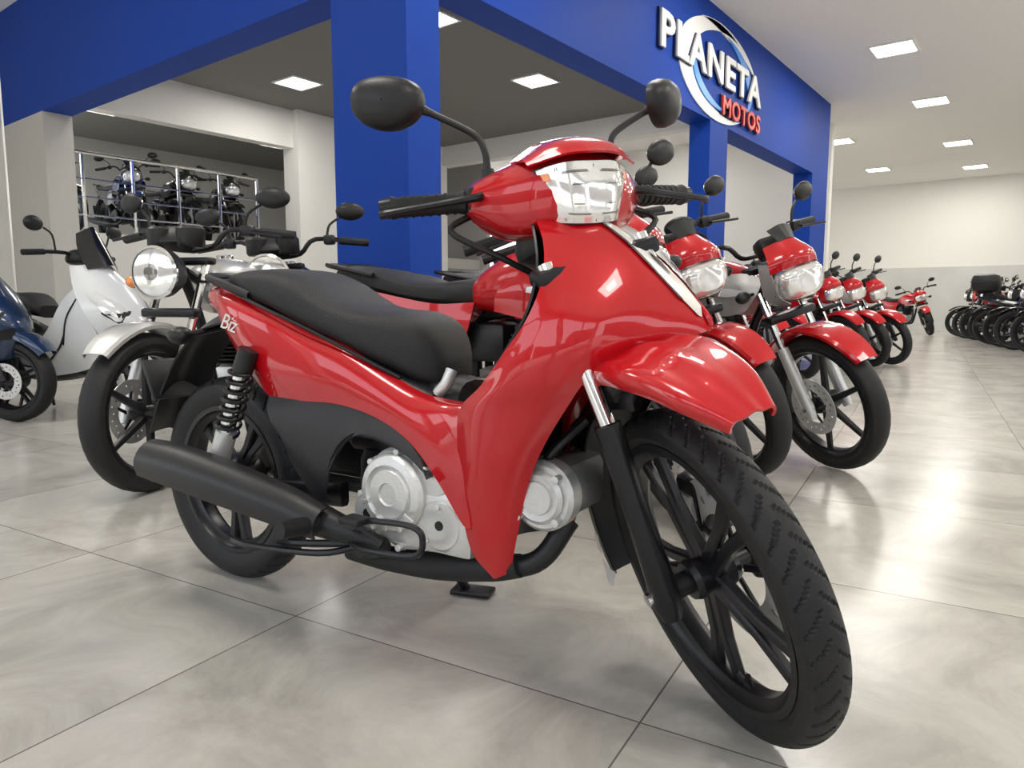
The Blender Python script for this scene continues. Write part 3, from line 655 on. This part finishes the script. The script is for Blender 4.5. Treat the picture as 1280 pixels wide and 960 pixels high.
fm=bpy.data.materials.new('polished_porcelain_tiles'); fm.use_nodes=True; nt=fm.node_tree; Nn=nt.nodes; Lk=nt.links; b=Nn['Principled BSDF']
tc=Nn.new('ShaderNodeTexCoord'); mp=Nn.new('ShaderNodeMapping'); mp.vector_type='TEXTURE'; mp.inputs['Location'].default_value=(-1.315,.916,0); mp.inputs['Rotation'].default_value=(0,0,math.radians(7.3))
Lk.new(tc.outputs['Object'],mp.inputs['Vector'])
br=Nn.new('ShaderNodeTexBrick'); br.offset=0; br.squash=1; br.inputs['Scale'].default_value=1; br.inputs['Brick Width'].default_value=.81; br.inputs['Row Height'].default_value=.81; br.inputs['Mortar Size'].default_value=.0018; br.inputs['Mortar Smooth'].default_value=.1
br.inputs['Color1'].default_value=(.0,.0,.0,1); br.inputs['Color2'].default_value=(1,1,1,1); br.inputs['Mortar'].default_value=(.5,.5,.5,1)
Lk.new(mp.outputs[0],br.inputs['Vector'])
n1=Nn.new('ShaderNodeTexNoise'); n1.inputs['Scale'].default_value=2.6; n1.inputs['Detail'].default_value=12; n1.inputs['Roughness'].default_value=.68; n1.inputs['Distortion'].default_value=.9
ad=Nn.new('ShaderNodeVectorMath'); ad.operation='MULTIPLY_ADD'; Lk.new(br.outputs['Color'],ad.inputs[0]); ad.inputs[1].default_value=(7,7,7); Lk.new(mp.outputs[0],ad.inputs[2])
Lk.new(ad.outputs[0],n1.inputs['Vector'])
rp=Nn.new('ShaderNodeValToRGB'); e=rp.color_ramp.elements; e[0].position=.30; e[0].color=(.30,.287,.258,1); e[1].position=.70; e[1].color=(.54,.52,.475,1)
x=rp.color_ramp.elements.new(.5); x.color=(.43,.412,.372,1)
Lk.new(n1.outputs['Fac'],rp.inputs[0])
mx=Nn.new('ShaderNodeMix'); mx.data_type='RGBA'; Lk.new(br.outputs['Fac'],mx.inputs[0]); Lk.new(rp.outputs[0],mx.inputs[6]); mx.inputs[7].default_value=(.13,.12,.11,1); Lk.new(mx.outputs[2],b.inputs['Base Color'])
b.inputs['Roughness'].default_value=.2; b.inputs['Specular IOR Level'].default_value=.42
bp=Nn.new('ShaderNodeBump'); bp.invert=True; bp.inputs['Strength'].default_value=.3; bp.inputs['Distance'].default_value=.002; Lk.new(br.outputs['Fac'],bp.inputs['Height']); Lk.new(bp.outputs[0],b.inputs['Normal'])
XR=6.5; Y0=-3.0; XO=bx(-7.95)
box('floor',-14,XR,Y0,YW+.2,-.1,0,fm)
OUT=mat('outside_paving',(.34,.33,.31),.9,bscale=2,var=.1); box('added_street_ground',-60,60,-60,Y0,-.14,-.04,OUT); box('added_street_ground.001',XR,60,Y0,60,-.14,-.04,OUT)  # unseen ground, added to reflect in the bodywork and bounce sunlight indoors
FAC=mat('added_street_facade',(.22,.19,.16),.8,bscale=.6,var=.35)
box('added_street_building',-30,-6,-24,-18,-.04,5.5,FAC); box('added_street_building.001',-4,9,-23,-18,-.04,4.0,FAC); box('added_street_building.002',12,34,-24,-17,-.04,7,FAC); box('added_street_building.003',22,28,-8,16,-.04,5,FAC)  # unseen blocks added across the street for dark contrast in paint reflections
MARB=mat('marble_wainscot',(.60,.60,.58),.3,0,.3,bscale=1.3,var=.18)
box('wall_back',-14,XR,YW,YW+.2,0,H,WALLW)
box('trim_1',-14,XR,YW-.03,YW,0,1.55,MARB)
box('wall_right',XR,XR+.2,9,YW,0,H,WALLW)
for i,x0 in enumerate((-8.9,-4.4,.4,5.9)): box('added_front_pier_%d'%(i+1),x0,x0+.45,Y0,Y0+.3,0,H,WALLG)  # unseen facade piers, added so the paint gets crisp reflections
box('added_front_header',XO,XR,Y0,Y0+.3,2.95,H,WALLG)  # unseen header, added with the piers for reflection contrast
for i,x0 in enumerate((-6.3,-2.0,3.1)): box('added_mullion_%d'%(i+1),x0,x0+.08,Y0+.1,Y0+.2,0,2.95,GBLK)  # unseen dark mullions, added to break up reflections in the bodywork
for i,y0 in enumerate((2.6,8.7)): box('wall_side_pier_%d'%(i+1),XR,XR+.3,y0,y0+.4,0,H,WALLG)
box('wall_side_header',XR,XR+.25,Y0,9,2.95,H,WALLG)
box('ceiling',XF-.01,XR,Y0,YW+.2,H,H+.15,CEILW); box('ceiling.001',-14,XF-.01,YE,YW+.2,H,H+.15,CEILW)
box('ceiling.002',-14,XF-.01,YF,YE,H,H+.15,CEIL_SHADE); box('ceiling.003',XO-.3,XF-.01,Y0,YF,H,H+.15,CEILW)  # last slab is out of view, extended to keep sun off the left
box('wall_blue_side_beam',XF-th,XF,YF,YE,HB,H,BLUEW)
box('wall_blue_front_beam',bx(-7.9),XF-th,YF,YF+th,HB,H,BLUEW)
box('wall_blue_corner_column',bx(-3.16),XF,YF,YF+th,0,HB,BLUEW)
box('wall_blue_middle_column',XF-.22,XF,bx(6.3),bx(6.72),0,HB,BLUEW)
box('wall_blue_end_column',XF-th,XF,bx(9.6),YE,0,HB,BLUEW)
box('wall_left',XO-.25,XO,Y0,YF,0,H,WALLW)
box('wall_left_pier',bx(-7.9),bx(-7.0),YF,YF+th,0,HB,WALLG)
zm=bz(1.48)
box('wall_mezzanine_lower',XL-.2,XL,YF,bx(9.15),0,zm-.02,WALLW); box('wall_mezzanine_upper',XL-.2,XL,YF,bx(9.15),bz(2.8),H,WALLW)
box('wall_pilaster_1',XL-.25,XL+.12,bx(6.15),bx(6.8),0,H,WALLW); box('wall_pilaster_2',XL-.2,XL+.05,bx(8.8),bx(9.2),0,H,WALLW); box('wall_pilaster_3',XL-.2,XL+.05,YF,bx(2.9),0,H,WALLW)
box('floor_mezzanine',-14,XL-.2,YF,YE,zm-.2,zm,WALLG); box('wall_mezzanine_back',-14.1,-14,YF,YE,zm,H,WALLG)
box('ceiling_cross_beam',XL,XF-th,bx(9.1),bx(9.3),bz(2.98),H,WALLW)
box('wall_inner_back',XL,XF-th,YE+1.2,YE+1.35,0,H,WALLW)
box('wall_inner_end',-14,XL,YE,YE+.1,0,H,WALLG)
g=Geo().mat(CHR); ys=[YF+.45+i*.60 for i in range(6)]; XRr=XL-.12
for y in ys: g.tube([(XRr,y,zm),(XRr,y,zm+.95)],.022,8)
for z in (.2,.42,.64): g.tube([(XRr,ys[0],zm+z),(XRr,ys[-1],zm+z)],.012,6)
g.tube([(XRr,ys[0],zm+.95),(XRr,ys[-1],zm+.95)],.026,8)
g.obj('steel_railing')
g=Geo().mat(CHR)
for y in (bx(7.0),bx(7.6),bx(8.3)): g.tube([(XRr,y,zm),(XRr,y,zm+.95)],.022,8)
for z in (.2,.42,.64,.95): g.tube([(XRr,bx(6.9),zm+z),(XRr,bx(8.7),zm+z)],.014,6)
g.obj('steel_railing')
for p,hd in (((-10.05,3.9),15),((-9.95,4.75),-5),((-10.0,5.5),0),((-10.05,6.2),-8),((-10.05,8.3),-5),((-10.05,9.0),-5)): place(m_blu if p[1]==4.75 else m_blk,'displayed_motorcycle',p,hd,z=zm)
def panel(x,y,s=.42,pw=35):
    g=Geo().mat(PANEL); g.rbox((x,y,H-.008),(s,s,.012),.003); g.mat(CEILW); 
    for dx,dy,a,c in ((s/2+.015,0,.03,s+.06),(-s/2-.015,0,.03,s+.06),(0,s/2+.015,s,.03),(0,-s/2-.015,s,.03)): g.rbox((x+dx,y+dy,H-.01),(a,c,.02),.004)
    o1=g.obj('ceiling_light_panel')
    l=bpy.data.lights.new('panel_lamp','AREA'); l.energy=pw; l.size=.9; l.color=(1,.965,.90); o=bpy.data.objects.new('panel_lamp',l); sc.collection.objects.link(o); o.location=(x,y,H-.03); o.parent=o1
for p in ((-1.55,8.48),(-1.53,10.95),(-1.53,14.0),(-1.5,16.6),(-3.05,12.7),(-3.05,15.8),(-1.55,5.7),(-1.55,2.9),(1.4,2.9),(1.4,5.7),(1.4,8.48),(1.4,11),(1.4,14),(4,5.7),(4,8.5),(4,12),(-1.55,.3),(1.4,.3),(-4.5,.3)): panel(bx(p[0]),bx(p[1]))  # first panels are visible; the later ones are off-screen, added for reflections
for p in ((-7.4,5.45),(-5.1,7.1),(-5.15,9.9),(-4.8,5.0),(-5,3.3)): panel(bx(p[0]),bx(p[1]),pw=34)
for p in ((-10.5,4.6),(-10.5,7.3)): panel(bx(p[0]),bx(p[1]),pw=11)  # panels and lamps added to brighten the dark mezzanine
# sign ------------------------------------------------------------
SW=mat('sign_white',(.85,.85,.83),.4); SR=mat('sign_red',(.65,.03,.01),.4); SB=mat('sign_light_blue',(.03,.25,.75),.4); SD=mat('sign_dark_edge',(.01,.015,.06),.4)
sg_=empty('wall_sign',T(XF,0,0))
def signM(y,z,dx): return Matrix(((0,0,1,dx),(1,0,0,y),(0,1,0,z),(0,0,0,1)))
def sgn(body,size,y,z,m,w,nm):
    for (mm,off,dx,nn) in ((SD,.050,.012,'_edge'),(m,.028,.03,'')):
        cu=bpy.data.curves.new('t','FONT'); cu.body=body; cu.size=size; cu.extrude=.012; cu.offset=off*size*.9; cu.resolution_u=3; cu.space_character=1.12
        to=bpy.data.objects.new('t',cu); sc.collection.objects.link(to); bpy.context.view_layer.update()
        me=bpy.data.meshes.new_from_object(to.evaluated_get(bpy.context.evaluated_depsgraph_get())); bpy.data.objects.remove(to)
        xs=[v.co.x for v in me.vertices]; k=w/(max(xs)-min(xs)) if nn=='' else (w+.04)/(max(xs)-min(xs)); x0=min(xs)
        for v in me.vertices: v.co.x=(v.co.x-x0)*k
        me.materials.clear(); me.materials.append(mm)
        o=bpy.data.objects.new(nm+nn,me); sc.collection.objects.link(o); o.parent=sg_; o.matrix_local=signM(y-(0.02 if nn else 0),z,dx)
g=Geo()
def cres(m,a0,a1,ry,rz,w,cy,cz,dx):
    g.mat(m); R=[[],[],[],[]]; n=40
    for i in range(n+1):
        t=i/n; a=math.radians(a0+(a1-a0)*t); ww=w*math.sin(pi*t)+.004
        ci=Vector((0,math.cos(a)*(ry-ww),math.sin(a)*(rz-ww*.6))); co=Vector((0,math.cos(a)*ry,math.sin(a)*rz)); c0=Vector((dx,cy,cz)); d=Vector((.012,0,0))
        for k,p in enumerate((ci+c0,co+c0,co+c0+d,ci+c0+d)): R[k].append(p)
    g.grid([list(r) for r in R],cu=True)
cy,cz=bx(6.45),bz(2.75)
cres(SW,60,310,.98,.47,.30,cy,cz,.0); cres(SW,20,120,1.05,.46,.16,cy+.05,cz+.02,.0); cres(SB,-40,85,.88,.40,.18,cy+.1,cz,.002); cres(SB,150,290,.68,.34,.12,cy,cz-.02,.013)
g.obj('globe_swoosh',sg_)
sgn('PLANETA',.42,bx(5.22),bz(2.665),SW,bx(2.28),'planeta_letters')
sgn('MOTOS',.26,bx(6.5),bz(2.41),SR,bx(1.0),'motos_letters')
g=Geo().mat(BLK); g.rbox((0,0,.17),(.40,.42,.30),.09); g.mat(SAT).rbox((0,0,.19),(.41,.43,.012),.005); g.rbox((0,0,.01),(.2,.2,.03),.005)
g.obj('top_case',cb,T(-.14,0,.845))
# ================================================================= world & camera
w=bpy.data.worlds.new('World'); sc.world=w; w.use_nodes=True; nt=w.node_tree; bg=nt.nodes['Background']
tc=nt.nodes.new('ShaderNodeTexCoord'); sx=nt.nodes.new('ShaderNodeSeparateXYZ'); rp=nt.nodes.new('ShaderNodeValToRGB'); nt.links.new(tc.outputs['Generated'],sx.inputs[0]); nt.links.new(sx.outputs['Z'],rp.inputs[0])
e=rp.color_ramp.elements; e[0].position=0; e[0].color=(1,.98,.96,1); e[1].position=.6; e[1].color=(.65,.77,.95,1)
nt.links.new(rp.outputs[0],bg.inputs[0]); bg.inputs[1].default_value=3.1
sl=bpy.data.lights.new('sun','SUN'); sl.energy=9; sl.angle=.01; sl.color=(1,.95,.87); so=bpy.data.objects.new('sun',sl); sc.collection.objects.link(so)
so.matrix_world=T(0,-10,20)@RZ(15)@RX(24)
f=889.3; p=math.atan((480-377.8)/f); yaw=math.radians(37.5)
cam=bpy.data.cameras.new('camera'); cam.sensor_width=36; cam.lens=36*f/1280; cam.clip_end=200
co=bpy.data.objects.new('camera',cam); sc.collection.objects.link(co)
co.matrix_world=T(0,0,.70)@Matrix.Rotation(yaw,4,'Z')@Matrix.Rotation(pi/2-p,4,'X')
sc.camera=co
